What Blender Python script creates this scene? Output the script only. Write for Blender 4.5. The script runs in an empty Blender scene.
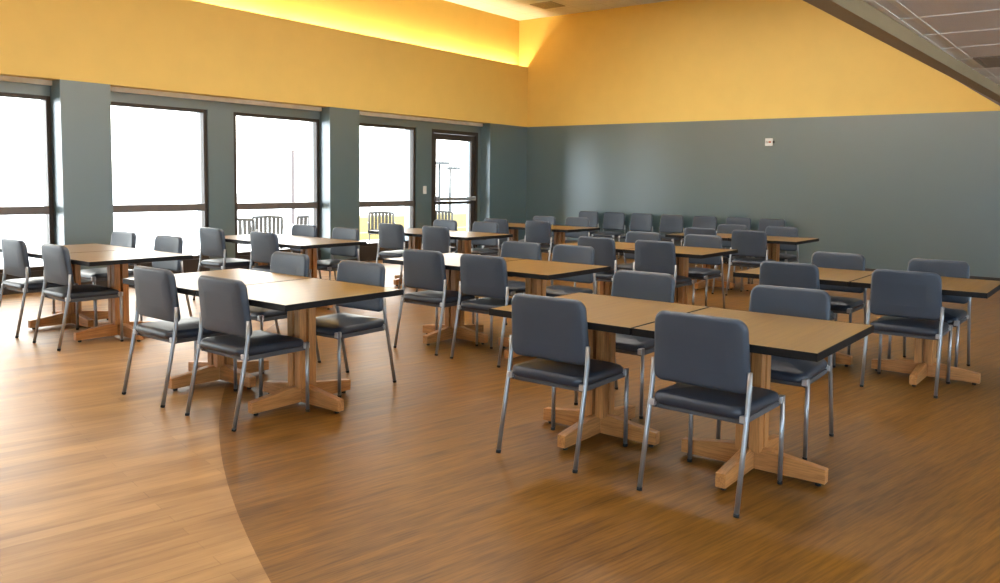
import bpy, bmesh, math, random
from mathutils import Matrix, Vector
random.seed(11)
PI = math.pi
SC = bpy.context.scene
COL = SC.collection

# ------------------------------------------------------------------ helpers
def link(o, parent=None):
    COL.objects.link(o)
    if parent: o.parent = parent
    return o

def tag(o, label=None, cat=None, group=None, kind=None):
    for k, v in (('label', label), ('category', cat), ('group', group), ('kind', kind)):
        if v: o[k] = v
    return o

def empty(name, loc=(0, 0, 0), rz=0.0, parent=None):
    o = bpy.data.objects.new(name, None)
    o.empty_display_size = .1
    o.location = loc
    o.rotation_euler = (0, 0, rz)
    return link(o, parent)

def copy_tree(o, parent=None):
    c = o.copy()
    COL.objects.link(c)
    if parent: c.parent = parent
    for ch in list(o.children):
        copy_tree(ch, c)
    return c

class MB:
    def __init__(s): s.bm = bmesh.new()
    def box(s, x0, x1, y0, y1, z0, z1, bev=0.0, seg=2, mi=0):
        vs = [s.bm.verts.new(p) for p in ((x0,y0,z0),(x1,y0,z0),(x1,y1,z0),(x0,y1,z0),(x0,y0,z1),(x1,y0,z1),(x1,y1,z1),(x0,y1,z1))]
        fs = [s.bm.faces.new([vs[i] for i in f]) for f in ((3,2,1,0),(4,5,6,7),(0,1,5,4),(1,2,6,5),(2,3,7,6),(3,0,4,7))]
        for f in fs: f.material_index = mi
        if bev > 0:
            es = list({e for f in fs for e in f.edges})
            bmesh.ops.bevel(s.bm, geom=es, offset=bev, segments=seg, profile=.5, affect='EDGES', clamp_overlap=True)
        return s
    def loops(s, rings, cap=True, mi=0, closed=True):
        R = [[s.bm.verts.new(p) for p in r] for r in rings]
        n = len(R[0])
        for a, b in zip(R, R[1:]):
            for i in range(n if closed else n-1):
                j = (i+1) % n
                f = s.bm.faces.new((a[i], a[j], b[j], b[i])); f.material_index = mi; f.smooth = True
        if cap:
            f = s.bm.faces.new(list(reversed(R[0]))); f.material_index = mi
            f = s.bm.faces.new(R[-1]); f.material_index = mi
        return s
    def tube(s, pts, r, n=12, mi=0, cap=True):
        pts = [Vector(p) for p in pts]
        rs = r if isinstance(r, (list, tuple)) else [r]*len(pts)
        rings = []
        t0 = (pts[1]-pts[0]).normalized()
        up = Vector((0,0,1)) if abs(t0.z) < .9 else Vector((1,0,0))
        nx = t0.cross(up).normalized()
        for i, p in enumerate(pts):
            if i == 0: t = (pts[1]-pts[0]).normalized()
            elif i == len(pts)-1: t = (pts[-1]-pts[-2]).normalized()
            else: t = ((pts[i]-pts[i-1]).normalized()+(pts[i+1]-pts[i]).normalized()).normalized()
            nx = (nx - t*nx.dot(t)).normalized()
            ny = t.cross(nx)
            rings.append([p + nx*rs[i]*math.cos(a) + ny*rs[i]*math.sin(a) for a in [2*PI*k/n for k in range(n)]])
        return s.loops(rings, cap, mi)
    def poly(s, pts, mi=0):
        f = s.bm.faces.new([s.bm.verts.new(p) for p in pts]); f.material_index = mi
        return s
    def prism(s, a, b, mi=0):          # two matching outlines joined
        return s.loops_flat([a, b], mi)
    def loops_flat(s, rings, mi=0):
        R = [[s.bm.verts.new(p) for p in r] for r in rings]
        n = len(R[0])
        for a, b in zip(R, R[1:]):
            for i in range(n):
                j = (i+1) % n
                s.bm.faces.new((a[i], a[j], b[j], b[i])).material_index = mi
        s.bm.faces.new(list(reversed(R[0]))).material_index = mi
        s.bm.faces.new(R[-1]).material_index = mi
        return s
    def warp(s, fn):
        for v in s.bm.verts: v.co = fn(v.co)
        return s
    def build(s, name, mats, parent=None, smooth=False):
        bmesh.ops.recalc_face_normals(s.bm, faces=s.bm.faces[:])
        me = bpy.data.meshes.new(name)
        s.bm.to_mesh(me); s.bm.free()
        for m in (mats if isinstance(mats, (list, tuple)) else [mats]): me.materials.append(m)
        if smooth:
            for p in me.polygons: p.use_smooth = True
        return link(bpy.data.objects.new(name, me), parent)

def rrect(w, d, r, k=6):               # rounded rectangle outline, centred
    out = []
    for cx, cy, a0 in ((w/2-r, d/2-r, 0), (-w/2+r, d/2-r, PI/2), (-w/2+r, -d/2+r, PI), (w/2-r, -d/2+r, 1.5*PI)):
        for i in range(k+1):
            a = a0 + PI/2*i/k
            out.append((cx+r*math.cos(a), cy+r*math.sin(a)))
    return out

def cushion(mb, w, d, h, rc, re, crown=.008, ke=5):
    """padded slab: z 0..h, rounded plan corners rc, rounded rims re, slightly domed top"""
    rings = []
    def ring(inset, z):
        rings.append([(x, y, z) for x, y in rrect(w-2*inset, d-2*inset, max(rc-inset, .004))])
    for f in (.55, .25): ring(re+ f*(min(w,d)/2-re-.02), 0)
    for i in range(ke+1):
        a = PI/2*i/ke
        ring(re*(1-math.sin(a)), re*(1-math.cos(a)))
    for i in range(ke+1):
        a = PI/2*i/ke
        ring(re*(1-math.cos(a)), h-re+re*math.sin(a))
    m = min(w, d)/2-re-.02
    for f in (.12, .3, .55, .8): ring(re+f*m, h+crown*math.sin(min(1, f*1.2)*PI/2))
    return mb.loops(rings, True)

# ------------------------------------------------------------------ materials
def new_mat(name):
    m = bpy.data.materials.new(name); m.use_nodes = True
    nt = m.node_tree; b = nt.nodes['Principled BSDF']
    return m, nt, b
def N(nt, t, **kw):
    n = nt.nodes.new(t)
    for k, v in kw.items():
        if hasattr(n, k) and not k.startswith('i_'): setattr(n, k, v)
    return n
def setin(n, **kw):
    for k, v in kw.items(): n.inputs[k.replace('_', ' ')].default_value = v
def mixcol(nt, fac, a, b, mode='MIX'):
    n = nt.nodes.new('ShaderNodeMix'); n.data_type = 'RGBA'; n.blend_type = mode
    for sock, v in ((n.inputs[0], fac), (n.inputs[6], a), (n.inputs[7], b)):
        if hasattr(v, 'is_linked') or hasattr(v, 'links'): nt.links.new(v, sock)
        else: sock.default_value = v if not isinstance(v, tuple) else (v+(1,) if len(v) == 3 else v)
    return n.outputs[2]
def texco(nt, kind='Object', scale=(1,1,1), rot=(0,0,0), loc=(0,0,0)):
    tc = nt.nodes.new('ShaderNodeTexCoord'); mp = nt.nodes.new('ShaderNodeMapping')
    mp.inputs['Scale'].default_value = scale; mp.inputs['Rotation'].default_value = rot; mp.inputs['Location'].default_value = loc
    nt.links.new(tc.outputs[kind], mp.inputs['Vector'])
    return mp.outputs['Vector']
def noise(nt, vec, scale, detail=4, rough=.5):
    n = nt.nodes.new('ShaderNodeTexNoise'); nt.links.new(vec, n.inputs['Vector'])
    setin(n, Scale=scale, Detail=detail, Roughness=rough)
    return n.outputs['Fac']
def ramp(nt, fac, stops):
    r = nt.nodes.new('ShaderNodeValToRGB'); nt.links.new(fac, r.inputs['Fac'])
    el = r.color_ramp.elements
    while len(el) < len(stops): el.new(.5)
    for e, (p, c) in zip(el, stops):
        e.position = p; e.color = (c+(1,)) if len(c) == 3 else c
    return r.outputs['Color']
def bump(nt, b, h, strength=.1, dist=.01):
    n = nt.nodes.new('ShaderNodeBump'); nt.links.new(h, n.inputs['Height'])
    setin(n, Strength=strength, Distance=dist); nt.links.new(n.outputs['Normal'], b.inputs['Normal'])
def plain(name, col, rough=.5, metal=0.0, var=.06, scale=8, bmp=0.0, spec=.5):
    m, nt, b = new_mat(name)
    v = noise(nt, texco(nt), scale)
    c0 = tuple(max(0, c*(1-var)) for c in col); c1 = tuple(min(1, c*(1+var)) for c in col)
    nt.links.new(ramp(nt, v, [(.3, c0), (.7, c1)]), b.inputs['Base Color'])
    setin(b, Roughness=rough, Metallic=metal)
    b.inputs['Specular IOR Level'].default_value = spec
    if bmp: bump(nt, b, noise(nt, texco(nt), scale*25, 2), bmp, .002)
    return m
def emit(name, col, s):
    m, nt, b = new_mat(name)
    setin(b, Emission_Strength=s); b.inputs['Emission Color'].default_value = col+(1,); b.inputs['Base Color'].default_value = col+(1,)
    return m
def wood(name, dark, light, axis=2, rough=.4, fine=28, stretch=.06, soft=0.0):
    if soft:
        mid = tuple((p+q)/2 for p, q in zip(dark, light))
        dark = tuple(p+(q-p)*soft for p, q in zip(dark, mid)); light = tuple(p+(q-p)*soft for p, q in zip(light, mid))
    m, nt, b = new_mat(name)
    sc = [1, 1, 1]; sc[axis] = stretch
    info = nt.nodes.new('ShaderNodeObjectInfo')
    vec = texco(nt, 'Object', tuple(sc))
    add = nt.nodes.new('ShaderNodeVectorMath'); add.operation = 'ADD'
    mul = nt.nodes.new('ShaderNodeMath'); mul.operation = 'MULTIPLY'; mul.inputs[1].default_value = 9.0
    nt.links.new(info.outputs['Random'], mul.inputs[0]); nt.links.new(vec, add.inputs[0]); nt.links.new(mul.outputs[0], add.inputs[1])
    v = add.outputs[0]
    a = noise(nt, v, fine, 5, .6); g = noise(nt, v, fine*5, 3, .6)
    c = ramp(nt, a, [(.3, dark), (.68, light)])
    c = mixcol(nt, .35, c, ramp(nt, g, [(.35, tuple(x*.55 for x in dark)), (.6, light)]))
    nt.links.new(c, b.inputs['Base Color'])
    setin(b, Roughness=rough)
    if soft: b.inputs['Specular IOR Level'].default_value = .35
    if not soft: bump(nt, b, g, .08, .002)
    return m

M = {}
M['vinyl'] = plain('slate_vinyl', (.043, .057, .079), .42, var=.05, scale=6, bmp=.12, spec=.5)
M['shaded_seat_vinyl'] = plain('shaded_seat_vinyl', (.027, .035, .050), .36, var=.05, scale=6, bmp=.12, spec=.5)  # same vinyl as the backs, darkened for its look in glancing light
M['steel'] = plain('grey_painted_steel', (.36, .36, .36), .34, metal=.75, var=.04)
M['dark_rail'] = plain('dark_rail', (.10, .10, .105), .5, metal=.2)
M['rubber'] = plain('black_rubber', (.012, .012, .012), .7)
M['bracket'] = plain('silver_bracket', (.55, .55, .55), .35, metal=.6)
M['oak'] = wood('orange_oak', (.36, .140, .036), (.62, .285, .090), axis=2, fine=26)
M['oak_foot'] = wood('orange_oak_foot', (.36, .140, .036), (.62, .285, .090), axis=0, fine=26)
M['top'] = wood('golden_oak_laminate', (.155, .075, .009), (.245, .130, .019), axis=1, rough=.32, fine=11, stretch=.035, soft=.5)
M['edge'] = plain('black_edge', (.006, .0055, .0055), .55, spec=.25)
M['plate'] = plain('black_plate', (.02, .02, .02), .5)
M['teal'] = plain('teal_paint', (.044, .092, .099), .39, var=.025, scale=3, bmp=.02, spec=1.0)
M['teal'].node_tree.nodes['Principled BSDF'].inputs['IOR'].default_value = 1.75
M['teal'].node_tree.nodes['Principled BSDF'].inputs['Coat Weight'].default_value = .8
M['teal'].node_tree.nodes['Principled BSDF'].inputs['Coat Roughness'].default_value = .42
M['yellow'] = plain('yellow_paint', (.80, .555, .145), .55, var=.02, scale=3, bmp=.03)
M['beam'] = plain('shaded_yellow_paint', (.38, .29, .155), .55, var=.03)  # the yellow paint with shade put into its colour
M['bronze'] = plain('dark_bronze', (.05, .037, .028), .38, metal=.3)
M['alu'] = plain('brown_grey_aluminium', (.16, .135, .115), .4, metal=.3)
M['pushbar'] = plain('push_bar_metal', (.42, .42, .42), .35, metal=.5)
M['base'] = plain('dark_baseboard', (.035, .024, .018), .5)
M['white'] = plain('white_plastic', (.75, .74, .70), .4)
M['red'] = plain('red_lens', (.45, .12, .06), .4)
M['vent'] = plain('vent_metal', (.30, .27, .23), .5)
M['ventdark'] = plain('vent_dark', (.03, .028, .025), .7)
M['tubeglow'] = emit('cove_lamp_glow', (1.0, .84, .50), 85.0)
M['panel'] = emit('troffer_glow', (1.0, .95, .90), 15.0)
M['patio'] = plain('pale_concrete', (.84, .83, .81), .8, scale=2)
M['patio_chair'] = plain('patio_brown_metal', (.035, .028, .022), .5)
M['pink'] = plain('pink_render', (.66, .52, .46), .8)
M['roofdark'] = plain('roof_trim', (.10, .07, .06), .7)
M['polemetal'] = plain('pole_metal', (.03, .03, .028), .5)
M['washed_tree'] = plain('washed_out_needles', (.5, .52, .5), .9, var=.3, scale=5)  # needle colour lifted to imitate glare washing the tree out
M['trunk'] = plain('tree_bark', (.16, .12, .09), .9)

# glass: mostly clear with a fresnel sheen
g, nt, b = new_mat('window_glass')
nt.nodes.remove(b)
tr = N(nt, 'ShaderNodeBsdfTransparent'); gl = N(nt, 'ShaderNodeBsdfGlossy'); mx = N(nt, 'ShaderNodeMixShader'); fr = N(nt, 'ShaderNodeFresnel')
gl.inputs['Roughness'].default_value = .02; fr.inputs['IOR'].default_value = 1.25
tr.inputs['Color'].default_value = (.97, .98, .97, 1)
nt.links.new(fr.outputs[0], mx.inputs[0]); nt.links.new(tr.outputs[0], mx.inputs[1]); nt.links.new(gl.outputs[0], mx.inputs[2])
nt.links.new(mx.outputs[0], nt.nodes['Material Output'].inputs['Surface'])
M['glass'] = g

# yellow block wall outside
m, nt, b = new_mat('yellow_block'); M['block'] = m
br = N(nt, 'ShaderNodeTexBrick'); nt.links.new(texco(nt, 'Object', (1, 1, 1), (PI/2, 0, PI/2)), br.inputs['Vector'])
br.offset = 0.0
setin(br, Scale=1.0, Mortar_Size=.02, Brick_Width=.42, Row_Height=.22)
br.inputs['Color1'].default_value = (.22, .155, .045, 1); br.inputs['Color2'].default_value = (.26, .19, .06, 1); br.inputs['Mortar'].default_value = (.34, .28, .15, 1)
nt.links.new(br.outputs['Color'], b.inputs['Base Color']); setin(b, Roughness=.8)

# floor: dark wood-look vinyl disc, pale plank vinyl outside the curved seam
m, nt, b = new_mat('two_tone_wood_floor'); M['floor'] = m
CX, CY, CR = 1.919, 12.459, 11.596
obj = texco(nt)
sub = N(nt, 'ShaderNodeVectorMath', operation='SUBTRACT'); nt.links.new(obj, sub.inputs[0]); sub.inputs[1].default_value = (CX, CY, 0)
ln = N(nt, 'ShaderNodeVectorMath', operation='LENGTH'); nt.links.new(sub.outputs[0], ln.inputs[0])
gt = N(nt, 'ShaderNodeMath', operation='GREATER_THAN'); nt.links.new(ln.outputs['Value'], gt.inputs[0]); gt.inputs[1].default_value = CR
def along(scale, ang=0.0, loc=(0, 0, 0)):   # texture space turned to the run of the planks, about 11 degrees off the room axis
    tc = nt.nodes.new('ShaderNodeTexCoord'); mp = nt.nodes.new('ShaderNodeMapping'); mp.vector_type = 'TEXTURE'
    mp.inputs['Scale'].default_value = scale; mp.inputs['Rotation'].default_value = (0, 0, -.195+ang); mp.inputs['Location'].default_value = loc
    nt.links.new(tc.outputs['Object'], mp.inputs['Vector'])
    return mp.outputs['Vector']
def planks(w, l, c1, c2, mort, msize, seed):
    br = N(nt, 'ShaderNodeTexBrick')
    nt.links.new(along((1, 1, 1), PI/2, (seed, seed*.7, 0)), br.inputs['Vector'])
    br.offset = .37; br.offset_frequency = 2; br.squash = 1.0
    setin(br, Scale=1.0, Mortar_Size=msize, Mortar_Smooth=.2, Bias=0.0, Brick_Width=l, Row_Height=w)
    br.inputs['Color1'].default_value = c1+(1,); br.inputs['Color2'].default_value = c2+(1,); br.inputs['Mortar'].default_value = mort+(1,)
    return br.outputs['Color']
gv = along((1, 22, 1))
grain = noise(nt, gv, 22, 5, .62); fine = noise(nt, gv, 95, 3, .6)
broad = noise(nt, along((1, 6, 1)), 7.0, 4, .6)
dark = planks(.12, 1.2, (.140, .056, .007), (.205, .088, .011), (.07, .027, .004), .0012, 3.1)
dark = mixcol(nt, .55, dark, ramp(nt, grain, [(.36, (.052, .018, .003)), (.62, (.285, .128, .017))]))
dark = mixcol(nt, .34, dark, ramp(nt, fine, [(.40, (.038, .013, .003)), (.58, (.27, .122, .018))]))
dark = mixcol(nt, .18, dark, ramp(nt, broad, [(.38, (.06, .024, .004)), (.62, (.27, .125, .02))]))
light = planks(.085, 1.0, (.215, .100, .030), (.46, .262, .100), (.14, .06, .02), .0018, 1.7)
light = mixcol(nt, .42, light, ramp(nt, grain, [(.34, (.185, .082, .024)), (.64, (.46, .268, .105))]))
light = mixcol(nt, .42, light, ramp(nt, broad, [(.36, (.145, .064, .02)), (.64, (.49, .29, .12))]))
nt.links.new(mixcol(nt, gt.outputs[0], dark, light), b.inputs['Base Color'])
b.inputs['Specular IOR Level'].default_value = .32
rr = ramp(nt, broad, [(.2, (.36, .36, .36)), (.8, (.45, .45, .45))])
nt.links.new(rr, b.inputs['Roughness'])
bump(nt, b, fine, .05, .002)

# ceiling tiles
def tiles(name, base, grid, tx, ty, ox, oy):
    m, nt, b = new_mat(name)
    br = N(nt, 'ShaderNodeTexBrick'); nt.links.new(texco(nt, 'Object', (1, 1, 1), (0, 0, 0), (ox, oy, 0)), br.inputs['Vector'])
    br.offset = 0.0
    setin(br, Scale=1.0, Mortar_Size=.011, Mortar_Smooth=.0, Brick_Width=tx, Row_Height=ty)
    br.inputs['Color1'].default_value = base+(1,); br.inputs['Color2'].default_value = tuple(x*.95 for x in base)+(1,); br.inputs['Mortar'].default_value = grid+(1,)
    sp = noise(nt, texco(nt), 160, 2)
    c = mixcol(nt, .25, br.outputs['Color'], ramp(nt, sp, [(.35, tuple(x*.6 for x in base)), (.6, base)]))
    nt.links.new(c, b.inputs['Base Color']); setin(b, Roughness=.8)
    return m
M['tile_low'] = tiles('acoustic_tile_low', (.86, .85, .86), (.93, .92, .91), 1.22, .668, 1.22+.0, .668*20-5.59)
M['tile_high'] = tiles('acoustic_tile_high', (.74, .72, .66), (.60, .56, .48), .61, .61, 0, 0)

# ------------------------------------------------------------------ the room
XW, XS, YB, XR, YF = -10.90, -10.65, 13.95, 4.2, -4.2
ZS, ZL, ZT, ZLOW, ZBEAM = 2.605, 3.87, 4.87, 2.52, 2.42
def struct(o, label=None): return tag(o, label, kind='structure')

struct(MB().box(-11.2, XR+.2, YF-.2, YB+.2, -.12, 0).build('floor', M['floor']), 'wood-look floor, dark brown with a paler plank area beyond a curved seam')

# window wall: bays between columns
COLS = [(-3.66, -3.06), (.47, 1.08), (4.56, 5.165), (8.665, 9.29), (12.72, YB)]
w = MB()
for a, c in COLS: w.box(-11.2, XS, a, c, 0, ZS)
w.box(-11.2, XW, YF, COLS[0][0], 0, ZS)
ZH, ZSILL = 2.415, .26
openings = []
for (a, c), mid, door in (((-3.06, .47), (-1.5, -1.02), 0), ((1.08, 4.56), (2.56, 3.02), 0), ((5.165, 8.665), (6.66, 7.08), 0), ((9.29, 12.72), (10.875, 11.29), 1)):
    w.box(-11.2, XW, a, c, ZH, ZS)
    w.box(-11.2, XW, mid[0], mid[1], 0, ZH)
    openings.append((a, mid[0], 0)); openings.append((mid[1], c if not door else 12.64, door))
    if door: w.box(-11.2, XW, 12.64, c, 0, ZH)
for a, c, d in openings:
    if not d: w.box(-11.2, XW-.06, a, c, 0, ZSILL)
struct(w.build('wall_left', M['teal']), 'teal window wall with columns on the left')

sf = MB()
sf.box(-11.2, XS-.04, YF, YB, ZS, ZL-.16)
sf.box(XS-.04, XS, YF, YB, ZS, ZL, .003)
sf.box(-11.2, XW, YF, YB, ZL-.16, ZT)
struct(sf.build('trim_1', M['yellow']), 'yellow bulkhead above the windows with a light cove behind its top edge')

wb = MB()
wb.box(-11.2, XR+.2, YB, YB+.2, 0, ZS, mi=0)
wb.box(-11.2, XR+.2, YB, YB+.2, ZS, ZT, mi=1)
struct(wb.build('wall_back', [M['teal'], M['yellow']]), 'far wall, teal below and yellow above')
wr = MB()
RW = [(-3.6+2.4*i, -1.6+2.4*i) for i in range(7)]          # unseen high windows added along the right wall to light the low ceiling
ys = [YF]+[v for p in RW for v in p]+[YB]
for a, c in zip(ys[::2], ys[1::2]): wr.box(XR, XR+.2, a, c, 0, ZT)
for a, c in RW: wr.box(XR, XR+.2, a, c, 0, 1.3); wr.box(XR, XR+.2, a, c, 2.44, ZT)
struct(wr.build('wall_right', M['teal']), 'teal wall on the right')
wf = MB()
FW = [(-1.05, .95), (1.35, 3.75)]           # two tall windows added behind the viewer for cool light on chair backs
wf.box(-11.2, FW[0][0], YF-.2, YF, 0, ZS); wf.box(FW[0][1], FW[1][0], YF-.2, YF, 0, ZS); wf.box(FW[1][1], XR+.2, YF-.2, YF, 0, ZS)
for a, c in FW: wf.box(a, c, YF-.2, YF, 0, .3); wf.box(a, c, YF-.2, YF, 2.4, ZS)
wf.box(-11.2, XR+.2, YF-.2, YF, ZS, ZT, mi=1)
struct(wf.build('wall_front', [M['teal'], M['yellow']]), 'wall behind the viewer')

xl = lambda y: -1.475+.0198*(y-4.27)
bmw = .118
def q4(y, z0, z1, x0, x1): return [(x0, y, z0), (x1, y, z0), (x1, y, z1), (x0, y, z1)]
struct(MB().prism(q4(YF, ZBEAM, ZLOW+.1, xl(YF), xl(YF)+bmw), q4(YB, ZBEAM, ZLOW+.1, xl(YB), xl(YB)+bmw)).build('trim_2', M['beam']), 'yellow beam with shade in its colour where the low ceiling meets the high one')
struct(MB().prism(q4(YF, ZLOW+.1, ZT, xl(YF), xl(YF)+bmw), q4(YB, ZLOW+.1, ZT, xl(YB), xl(YB)+bmw)).build('trim_3', M['yellow']), 'yellow bulkhead above the beam')
struct(MB().box(xl(YF)+bmw-.02, XR+.2, YF-.2, YB+.2, ZLOW, ZLOW+.05).build('ceiling', M['tile_low']), 'low grey tiled ceiling on the right')
struct(MB().box(-11.2, xl(YB)+bmw, YF-.2, YB+.2, ZT, ZT+.05).build('ceiling', M['tile_high']), 'high tiled ceiling above the dining area')
bt = MB(); bt.box(-1.318, -1.292, YF, YB, ZLOW-.004, ZLOW+.001); bt.box(-1.205, -1.185, YF, YB, ZLOW-.004, ZLOW+.001)
for i in range(-14, 13): bt.box(-1.318, XR, 5.59+.668*i-.012, 5.59+.668*i+.012, ZLOW-.006, ZLOW+.001)
struct(bt.build('trim_4', plain('ceiling_grid_bar', (.90, .89, .87), .5)), 'pale metal grid bars along the edge of the low ceiling')

bb = MB(); bb.box(XS+.001, XR, YB-.015, YB, 0, .10, .003)
struct(bb.build('baseboard_back', M['base']), 'dark baseboard along the far wall')
bl = MB()
for a, c, d in openings:
    if not d: bl.box(XW-.06, XW+.005, a, c, 0, ZSILL, .004)
for a, c in COLS: bl.box(XS, XS+.012, a, c, 0, .10, .002)
struct(bl.build('baseboard_left', M['base']), 'dark panel below the windows')

vt = MB()
for a, c in zip(COLS, COLS[1:]): vt.box(XW, XW+.05, a[1], c[0], ZS-.062, ZS, .004)
struct(vt.build('trim_5', plain('cream_paint', (.90, .84, .72), .5)), 'cream strip along the top of the window bays')

# ------------------------------------------------------------------ windows
def window(n, a, c):
    r = struct(empty('window_%d' % n, (XW, a, 0)), 'tall window pane over a low pane in a brown metal frame')
    W = c-a
    f = MB(); fw = .055
    f.box(-.11, -.015, 0, fw, ZSILL, ZH, .004); f.box(-.11, -.015, W-fw, W, ZSILL, ZH, .004)
    f.box(-.11, -.015, fw, W-fw, ZH-.05, ZH, .004); f.box(-.11, -.015, fw, W-fw, ZSILL, ZSILL+.05, .004)
    f.build('window_frame', M['bronze'], r)
    MB().box(-.10, .0, fw, W-fw, .955, 1.055, .005).build('mullion', M['alu'], r)
    MB().box(-.066, -.060, fw, W-fw, 1.055, ZH-.05).build('pane', M['glass'], r)
    MB().box(-.066, -.060, fw, W-fw, ZSILL+.05, .955).build('pane', M['glass'], r)
k = 0
for a, c, d in openings:
    if d: continue
    k += 1; window(k, a, c)
for a, c in FW:
    k += 1
    r = struct(empty('window_%d' % k, (a, YF, 0)), 'wide window added behind the viewer to light the chair backs')
    W = c-a; f = MB()
    f.box(0, .06, -.15, -.05, .3, 2.4, .004); f.box(W-.06, W, -.15, -.05, .3, 2.4, .004); f.box(.06, W-.06, -.15, -.05, .3, .36, .004); f.box(.06, W-.06, -.15, -.05, 2.34, 2.4, .004)
    f.build('window_frame', M['bronze'], r)
    MB().box(.06, W-.06, -.103, -.097, .36, 2.34).build('pane', M['glass'], r)
for a, c in RW:
    k += 1
    r = struct(empty('window_%d' % k, (XR, a, 0)), 'high window added in the unseen right wall to light the low ceiling')
    W = c-a; f = MB()
    f.box(.05, .15, 0, .06, 1.3, 2.44, .004); f.box(.05, .15, W-.06, W, 1.3, 2.44, .004); f.box(.05, .15, .06, W-.06, 1.3, 1.36, .004); f.box(.05, .15, .06, W-.06, 2.38, 2.44, .004)
    f.build('window_frame', M['bronze'], r)
    MB().box(.097, .103, .06, W-.06, 1.36, 2.38).build('pane', M['glass'], r)
d0, d1 = 11.29, 12.64
r = struct(empty('door_1', (XW, d0, 0)), 'glass exit door in a dark bronze frame')
W = d1-d0
f = MB()
f.box(-.12, .0, 0, .06, 0, ZH, .004); f.box(-.12, .0, W-.06, W, 0, ZH, .004); f.box(-.12, .0, .06, W-.06, ZH-.07, ZH, .004)
f.build('door_frame', M['bronze'], r)
f = MB()
f.box(-.09, -.035, .065, .165, .01, ZH-.075, .004); f.box(-.09, -.035, W-.165, W-.065, .01, ZH-.075, .004)
f.box(-.09, -.035, .165, W-.165, ZH-.19, ZH-.075, .004); f.box(-.09, -.035, .165, W-.165, .01, .22, .004); f.box(-.09, -.035, .165, W-.165, .97, 1.03, .004)
f.build('door_leaf', M['bronze'], r)
MB().box(-.066, -.060, .165, W-.165, 1.03, ZH-.19).build('pane', M['glass'], r)
MB().box(-.066, -.060, .165, W-.165, .22, .97).build('pane', M['glass'], r)
pb = MB(); pb.box(-.035, .03, .10, .18, 1.035, 1.125, .008); pb.box(.0, .045, .16, W-.10, 1.045, 1.11, .012); pb.box(-.035, .03, W-.14, W-.09, 1.035, 1.125, .008)
pb.build('push_bar', M['pushbar'], r)

# ------------------------------------------------------------------ fittings
def wall_plate():
    t = tag(empty('light_switch', (XW, 11.105, 1.253)), 'small white light switch plate on the teal pilaster beside the glass door', 'switch')
    MB().box(0, .008, -.045, .045, -.075, .075, .003).build('plate', M['white'], t)
    MB().box(.008, .014, -.012, .012, -.025, .025, .002).build('rocker', M['white'], t)
wall_plate()
t = tag(empty('fire_alarm', (-5.295, YB, 2.195)), 'square white alarm unit high on the teal far wall', 'alarm')
al = MB(); al.box(-.066, .066, -.035, .004, -.066, .066, .006); al.build('housing', M['white'], t)
MB().box(.067, .095, -.02, 0, -.018, .018, .003).build('side_fitting', M['ventdark'], t)
gr = MB()
for i in range(5): gr.box(-.05+.009*i, -.046+.009*i, -.038, -.035, -.02, .02)
gr.build('grille', M['vent'], t)
MB().box(.0, .045, -.045, -.035, -.016, .016, .004).build('lens', M['red'], t)

def ceiling_vent(loc, w, d, label, n=6):
    t = tag(empty('ceiling_vent', loc), label, 'vent', 'ceiling vents')
    f = MB(); fw = .035
    f.box(-w/2, w/2, -d/2, -d/2+fw, -.012, 0, .003); f.box(-w/2, w/2, d/2-fw, d/2, -.012, 0, .003)
    f.box(-w/2, -w/2+fw, -d/2+fw, d/2-fw, -.012, 0, .003); f.box(w/2-fw, w/2, -d/2+fw, d/2-fw, -.012, 0, .003)
    f.build('frame', M['vent'], t)
    MB().box(-w/2+fw, w/2-fw, -d/2+fw, d/2-fw, -.004, 0).build('backing', M['ventdark'], t)
    for i in range(n):
        y = -d/2+fw+(d-2*fw)*(i+.5)/n
        MB().prism([(-w/2+fw, y-.012, -.004), (-w/2+fw, y-.008, -.004), (-w/2+fw, y+.014, -.014), (-w/2+fw, y+.010, -.014)],
                   [(w/2-fw, y-.012, -.004), (w/2-fw, y-.008, -.004), (w/2-fw, y+.014, -.014), (w/2-fw, y+.010, -.014)]).build('slat', M['vent'], t)
ceiling_vent((-9.47, 13.0, ZT), .50, .50, 'small square air vent in the high ceiling near the far left corner')
ceiling_vent((-.87, 7.85, ZLOW), .60, .64, 'dark air vent in the low grey ceiling at right')

t = tag(empty('cove_light', (XS-.12, 0, ZL-.16)), 'glowing strip light hidden behind the yellow bulkhead edge', 'light')
for i in range(12):
    y = YF+.2+i*1.5
    MB().tube([(0, y, .06), (0, y+1.4, .06)], .018, 10).build('lamp_tube', M['tubeglow'], t)
    MB().box(-.035, .035, y, y+1.4, 0, .035, .004).build('lamp_holder', M['white'], t)

def ceiling_light(x, y, z, label):
    t = tag(empty('ceiling_light', (x, y, z)), label, 'light', 'ceiling lights')
    f = MB(); w, d, fw = 1.2, .6, .03
    f.box(-w/2, w/2, -d/2, -d/2+fw, -.02, 0); f.box(-w/2, w/2, d/2-fw, d/2, -.02, 0)
    f.box(-w/2, -w/2+fw, -d/2+fw, d/2-fw, -.02, 0); f.box(w/2-fw, w/2, -d/2+fw, d/2-fw, -.02, 0)
    f.build('frame', M['white'], t)
    MB().box(-w/2+fw, w/2-fw, -d/2+fw, d/2-fw, -.012, -.002).build('diffuser', M['panel'], t)
for x, y in [(x, y) for x in (-3.2, -5.2, -7.2) for y in (11.2, 8.6, 6.0, 3.4, .8)]:
    ceiling_light(x, y, ZT, 'bright panel light set in the high ceiling out of frame')
for x, y in ((1.2, 3.6), (1.2, .2)):
    ceiling_light(x, y, ZLOW, 'bright panel light set in the low ceiling out of frame')

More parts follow.
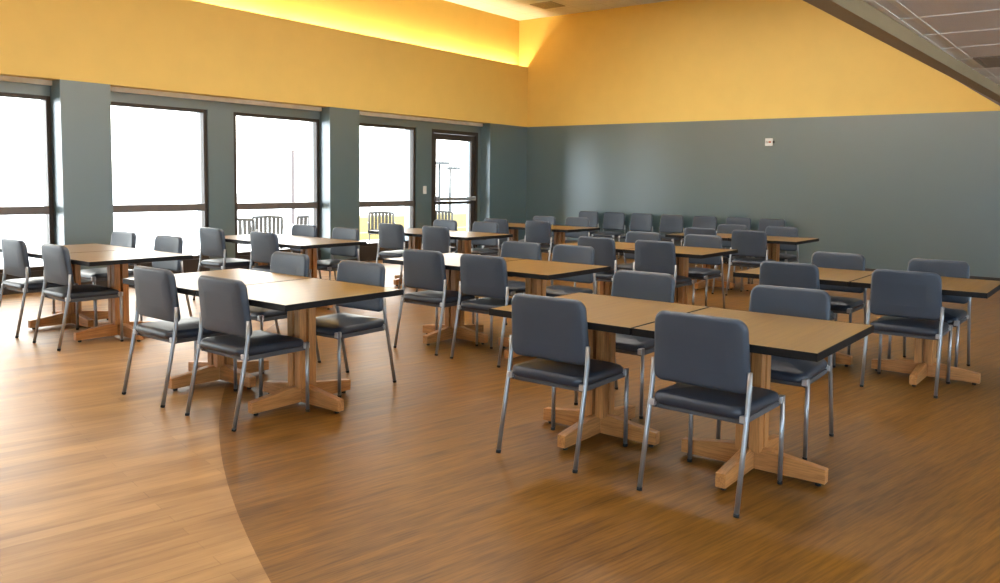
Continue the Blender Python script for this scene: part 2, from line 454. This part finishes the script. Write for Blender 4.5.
# ------------------------------------------------------------------ dining chair (front = +y, origin on the floor)
def make_chair():
    t = empty('dining_chair')
    s = cushion(MB(), .475, .470, .062, .060, .029, .018)
    def seat_shape(c):
        y = c.y
        drop = -.018*max(0, (y-.10)/.135)**2
        return Vector((c.x*(1-.02*(y < 0)*abs(y)/.235), y+.030, c.z+.408+drop*(1 if c.z > .02 else .3)))
    s.warp(seat_shape).build('seat', M['shaded_seat_vinyl'], t)
    # backrest: panel drawn in plan then stood up and curved
    b = cushion(MB(), .482, .345, .048, .056, .021, .004)
    def back_shape(c):
        u, v, h = c.x, c.y, c.z           # v: -..+ = bottom..top, h: 0 rear face .. front
        if v < 0:                          # squarer lower corners
            k = min(1, max(0, (-v-.10)/.0725)); u = u*(1+.045*k*min(1, abs(u)/.2))
        wv = 1-.045*(v+.1725)/.345
        if v < 0: v = v + .014*(1-(u/.241)**2)*(-v/.1725)   # lower rim lifts a little in the middle
        y = -.165 + h - .020*(1-(u/.241)**2) - .035*((v+.17)/.34)
        return Vector((u*wv, y, .689+v))
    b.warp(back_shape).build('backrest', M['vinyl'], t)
    fx = .243
    for sgn in (-1, 1):
        o = MB().tube([(sgn*fx, .252, .012), (sgn*fx, .252, .440)], .0115, 14).build('leg', M['steel'], t)
        MB().tube([(sgn*fx, .252, 0), (sgn*fx, .252, .016)], [.0125, .0130], 12).build('glide', M['rubber'], o)
        pts = [(sgn*.245, -.262, .012), (sgn*.2445, -.2065, .29), (sgn*.244, -.179, .43), (sgn*.2435, -.164, .52), (sgn*.2435, -.160, .625)]
        o = MB().tube(pts, .0122, 14).build('leg', M['steel'], t)
        MB().tube([(sgn*.245, -.2645, 0), (sgn*.245, -.2615, .016)], [.0130, .0135], 12).build('glide', M['rubber'], o)
        MB().box(min(sgn*.216, sgn*.246), max(sgn*.216, sgn*.246), .232, .272, .400, .436, .004).build('bracket', M['bracket'], t)
        MB().box(min(sgn*.214, sgn*.246), max(sgn*.214, sgn*.246), -.196, -.160, .400, .432, .004).build('bracket', M['bracket'], t)
    f = MB()
    for sgn in (-1, 1): f.box(sgn*.222-.010, sgn*.222+.010, -.175, .25, .388, .414, .003)
    f.box(-.215, .215, .215, .237, .386, .410, .003); f.box(-.215, .215, -.168, -.146, .386, .410, .003)
    f.build('seat_frame', M['dark_rail'], t)
    return t

# ------------------------------------------------------------------ pedestal table (origin on the floor, centre)
TW = .912
def make_table():
    t = empty('dining_table')
    MB().box(-TW/2+.004, TW/2-.004, -TW/2+.004, TW/2-.004, .708, .740, .0015, 1).build('tabletop', M['top'], t)
    e = MB(); h = TW/2
    outer = [(-h, -h), (h, -h), (h, h), (-h, h)]
    inn = [(x*(1-.0088), y*(1-.0088)) for x, y in outer]
    for i in range(4):
        j = (i+1) % 4
        a, b_, c, d = outer[i], outer[j], inn[j], inn[i]
        e.loops_flat([[(p[0], p[1], .704) for p in (a, b_, c, d)], [(p[0], p[1], .7405) for p in (a, b_, c, d)]])
    e.build('edge_band', M['edge'], t)
    p = MB(); p.box(-.20, .20, -.20, .20, .690, .707, .003); p.box(-.36, .36, -.022, .022, .684, .706, .004); p.box(-.022, .022, -.36, .36, .684, .706, .004)
    p.build('mounting_plate', M['plate'], t)
    for sx in (-1, 1):
        for sy in (-1, 1):
            x0, x1 = sorted((sx*.010, sx*.064)); y0, y1 = sorted((sy*.010, sy*.064))
            MB().box(x0, x1, y0, y1, .115, .690, .004).build('post', M['oak'], t)
    MB().box(-.022, .022, -.022, .022, .06, .690, .002).build('core', M['oak'], t)
    L = .382
    for i in range(4):
        prof = [(.026, .018), (L, .018), (L, .088), (.10, .125), (.026, .125)]
        hw = .026
        o = MB().prism([(x, -hw, z) for x, z in prof], [(x, hw, z) for x, z in prof]).build('foot', M['oak_foot'], t)
        bv = o.modifiers.new('round', 'BEVEL'); bv.width = .004; bv.segments = 2
        o.rotation_euler = (0, 0, i*PI/2)
        MB().tube([(L-.04, 0, 0), (L-.04, 0, .02)], .014, 12).build('glide', M['rubber'], o)
    MB().box(-.026, .026, -.026, .026, .018, .125, .002).build('hub', M['oak'], t)
    return t

chair_proto = make_chair(); table_proto = make_table()
used = {'c': False, 't': False}
def put(kind, x, y, rz, label, group):
    proto = chair_proto if kind == 'c' else table_proto
    o = copy_tree(proto) if used[kind] else proto
    used[kind] = True
    o.location = (x, y, 0); o.rotation_euler = (0, 0, math.radians(rz))
    tag(o, label, 'chair' if kind == 'c' else 'table', group)
    return o

# name of the pair, left edge x, near edge y
PAIRS = {
 'A': ('front right tables', -2.905, 3.475), 'B': ('front left tables', -5.665, 2.80),
 'C': ('leftmost tables by the windows', -8.735, 3.14), 'D': ('tables below the third window', -8.90, 5.36),
 'E': ('middle tables behind the front pairs', -5.435, 5.01), 'F': ('tables before the glass door', -8.545, 7.60),
 'G': ('tables in the far left corner', -8.60, 9.87), 'H': ('centre tables behind the middle ones', -5.335, 7.50),
 'I': ('farthest centre tables by wall row', -5.275, 10.10), 'J': ('rightmost tables near the far wall', -2.635, 6.245)}
for k, (nm, x0, y0) in PAIRS.items():
    for i, side in enumerate(('left', 'right')):
        put('t', x0+TW/2+i*(TW+.008), y0+TW/2, 0, 'square oak pedestal table with black edge, %s of the %s' % (side, nm), 'square pedestal tables')

# chairs: x, y of the top of the back, small yaw
CH = {
 'A': ([(-2.457, 0, 1), (-1.589, 0, -1)], [(-2.656, 4.782, 0), (-1.61, 4.66, 2)]),
 'B': ([(-5.128, 0, 0), (-4.355, 0, 0)], [(-5.40, 3.984, -1), (-4.471, 3.912, 2)]),
 'C': ([(-8.20, 0, 0), (-7.36, 0, -1)], [(-8.59, 4.26, 0), (-7.725, 4.275, 1)]),
 'D': ([(-8.62, 0, 0), (-7.62, 0, 0)], [(-8.456, 6.466, 1), (-7.655, 6.449, -1)]),
 'E': ([(-4.87, 0, 0), (-4.21, 0, 1)], [(-4.847, 6.274, 1), (-4.248, 6.296, -1)]),
 'F': ([(-8.02, 0, 0), (-7.20, 0, -1)], [(-8.253, 8.837, 0), (-7.52, 8.90, 1)]),
 'G': ([(-8.08, 0, 1), (-7.26, 0, 0)], [(-8.175, 11.215, 0), (-7.52, 11.25, -1)]),
 'H': ([(-4.72, 0, 1), (-4.0, 0, -1)], [(-4.824, 8.66, 0), (-4.06, 8.72, 1)]),
 'I': ([(-4.72, 0, 0), (-4.04, 0, 1)], [(-4.805, 11.287, -1), (-4.08, 11.336, 0)]),
 'J': ([(-2.154, 0, -1), (-1.315, 0, 1)], [(-2.131, 7.36, 0), (-1.309, 7.292, -1)])}
BT = .165      # foot-print centre lies this far in front of the back's top
for k, (near, far) in CH.items():
    nm, x0, y0 = PAIRS[k]
    for side, (x, y, a) in zip(('left', 'right'), near):
        put('c', x, y0-.055+BT, a, 'grey vinyl chair seen from behind, %s one at the %s' % (side, nm), 'chairs around the tables')
    for side, (x, y, a) in zip(('left', 'right'), far):
        put('c', x, y-BT, 180+a, 'grey vinyl chair facing us, %s one at the %s' % (side, nm), 'chairs around the tables')
words = ('first', 'second', 'third', 'fourth', 'fifth', 'sixth', 'last')
for i, x in enumerate((-8.91, -8.30, -7.69, -7.04, -6.38, -5.73, -5.11)):
    put('c', x, 13.735-BT, 180+(-1, 1, 0, 1, -1, 0, 1)[i], 'grey vinyl chair lined up against the far wall, %s from the left in its row' % words[i], 'chairs along the far wall')

# ------------------------------------------------------------------ outside
struct(MB().box(-70, -11.21, -40, 90, -.32, -.20).build('ground', M['patio']), 'pale terrace and open ground outside the windows')
struct(MB().box(-11.2, 60, -60, YF-.21, -.32, -.20).build('ground', M['patio']), 'pale ground behind the viewer')
struct(MB().box(XR+.21, 60, YF-.21, 60, -.32, -.20).build('ground', M['patio']), 'pale ground right of the room')
def make_patio_chair():
    t = empty('patio_chair')
    f = MB()
    f.tube([(-.27, -.24, .40), (-.275, -.33, .86)], .026, 10); f.tube([(.27, -.24, .40), (.275, -.33, .86)], .026, 10)
    f.tube([(-.275, -.33, .86), (0, -.35, .875), (.275, -.33, .86)], .026, 10); f.tube([(-.27, -.25, .47), (.27, -.25, .47)], .013, 10)
    f.build('back_frame', M['patio_chair'], t)
    for i in range(6):
        x = -.20+.080*i
        MB().prism([(x-.032, -.252, .47), (x+.032, -.252, .47), (x+.032, -.242, .47), (x-.032, -.242, .47)],
                   [(x-.032, -.346, .865), (x+.032, -.346, .865), (x+.032, -.336, .865), (x-.032, -.336, .865)]).build('slat', M['patio_chair'], t)
    s = MB()
    for i in range(8): s.box(-.25, .25, -.22+.06*i, -.18+.06*i, .40, .415, .003)
    s.box(-.27, -.245, -.24, .25, .385, .412, .003); s.box(.245, .27, -.24, .25, .385, .412, .003)
    s.build('seat', M['patio_chair'], t)
    for sgn in (-1, 1):
        MB().tube([(sgn*.29, -.27, .64), (sgn*.30, -.1, .66), (sgn*.30, .15, .645), (sgn*.29, .25, .60), (sgn*.275, .25, .41)], .014, 10).build('arm', M['patio_chair'], t)
        MB().tube([(sgn*.265, .24, .41), (sgn*.275, .27, 0)], .014, 10).build('leg', M['patio_chair'], t)
        MB().tube([(sgn*.265, -.24, .41), (sgn*.275, -.30, 0)], .014, 10).build('leg', M['patio_chair'], t)
    return t
pc = make_patio_chair()
spots = [(-13.54, 8.90, 50, 'brown slatted patio chair outside the third window, leftmost of its three'), (-14.13, 9.90, 57, 'brown slatted patio chair outside the third window, middle of its three'),
         (-13.73, 10.62, 62, 'brown slatted patio chair outside the third window, rightmost of its three'), (-13.88, 12.75, 228, 'brown slatted patio chair outside the fourth window'),
         (-13.50, 14.35, 228, 'brown slatted patio chair outside the glass door')]
for i, (x, y, a, lb) in enumerate(spots):
    o = pc if i == 0 else copy_tree(pc)
    o.location = (x, y, -.20); o.rotation_euler = (0, 0, math.radians(a))
    tag(o, lb, 'chair', 'patio chairs outside')
o = MB().box(-16.9, -16.7, 13.2, 21.5, -.2, .45, .01).build('garden_wall', M['block']); tag(o, 'low yellow block wall outside the fourth window', 'wall')
t = tag(empty('house', (-24, 17.95, -.2), -PI/4), 'pale pink building outside the third window', 'building')
MB().box(-1.2, 0, 0, 2.6, 0, 2.55).build('wall', M['pink'], t)
MB().box(-1.25, .05, -.10, 0, 0, 2.62, .01).build('corner_trim', M['roofdark'], t)
def pole(x, y, h, label):
    t = tag(empty('light_pole', (x, y, -.2)), label, 'light pole', 'light poles outside')
    MB().tube([(0, 0, 0), (0, 0, h)], [.07, .045], 10).build('pole', M['polemetal'], t)
    MB().box(-.1, .5, -.12, .12, h-.02, h+.10, .02).build('lamp_head', M['polemetal'], t)
pole(-24, 25.34, 2.3, 'taller thin light pole seen through the glass door')
pole(-24, 26.0, 2.1, 'shorter light pole seen through the glass door')
t = tag(empty('conifer', (-24.4, 14.15, -.2)), 'small conifer bush with washed-out glare in its colour outside the second window', 'tree')
MB().tube([(0, 0, 0), (0, 0, .12)], .03, 8).build('trunk', M['trunk'], t)
c = MB()
for i in range(5):
    z = .06+.07*i; r0 = .13-.022*i
    c.loops([[(r0*(1+.12*math.sin(7*a+i))*math.cos(a), r0*(1+.12*math.sin(7*a+i))*math.sin(a), z) for a in [2*PI*k/28 for k in range(28)]],
             [(.012*math.cos(a), .012*math.sin(a), z+.13) for a in [2*PI*k/28 for k in range(28)]]])
c.build('crown', M['washed_tree'], t)

# ------------------------------------------------------------------ sky, camera, view
wd = bpy.data.worlds.new('sky'); SC.world = wd; wd.use_nodes = True
nt = wd.node_tree; bg = nt.nodes['Background']
tc = nt.nodes.new('ShaderNodeTexCoord'); sx = nt.nodes.new('ShaderNodeVectorMath'); sx.operation = 'DOT_PRODUCT'
nt.links.new(tc.outputs['Generated'], sx.inputs[0]); sx.inputs[1].default_value = (.60, -.80, 0)
mr = nt.nodes.new('ShaderNodeMapRange'); nt.links.new(sx.outputs['Value'], mr.inputs['Value'])
mr.inputs['From Min'].default_value = -.5; mr.inputs['From Max'].default_value = .6
nt.links.new(ramp(nt, mr.outputs['Result'], [(0, (1.0, .985, .94)), (1, (.56, .76, 1.0))]), bg.inputs['Color'])   # bluer away from the bright side
bg.inputs['Strength'].default_value = 8.0

cam = bpy.data.cameras.new('camera'); co = bpy.data.objects.new('camera', cam); COL.objects.link(co)
F, CXP, CYP, PITCH, ROLL, YAW, HC = 812.35, 537.49, 240.68, .07378, .0147, .63742, 1.4612
cam.sensor_fit = 'HORIZONTAL'; cam.sensor_width = 36.0; cam.lens = F/1000*36
cam.shift_x = (500-CXP)/1000; cam.shift_y = -(291.5-CYP)/1000
co.matrix_world = Matrix.Translation((0, 0, HC)) @ Matrix.Rotation(YAW, 4, 'Z') @ Matrix.Rotation(PI/2-PITCH, 4, 'X') @ Matrix.Rotation(ROLL, 4, 'Z')
cam.clip_start = .05; cam.clip_end = 300
SC.camera = co
SC.view_settings.view_transform = 'Standard'; SC.view_settings.look = 'None'
SC.view_settings.gamma = 1.0; SC.view_settings.exposure = 0.45; SC.view_settings.use_curve_mapping = False
cy = SC.cycles
cy.max_bounces = 8; cy.diffuse_bounces = 5; cy.glossy_bounces = 4; cy.transparent_max_bounces = 12
cy.use_denoising = True; cy.sample_clamp_indirect = 6.0
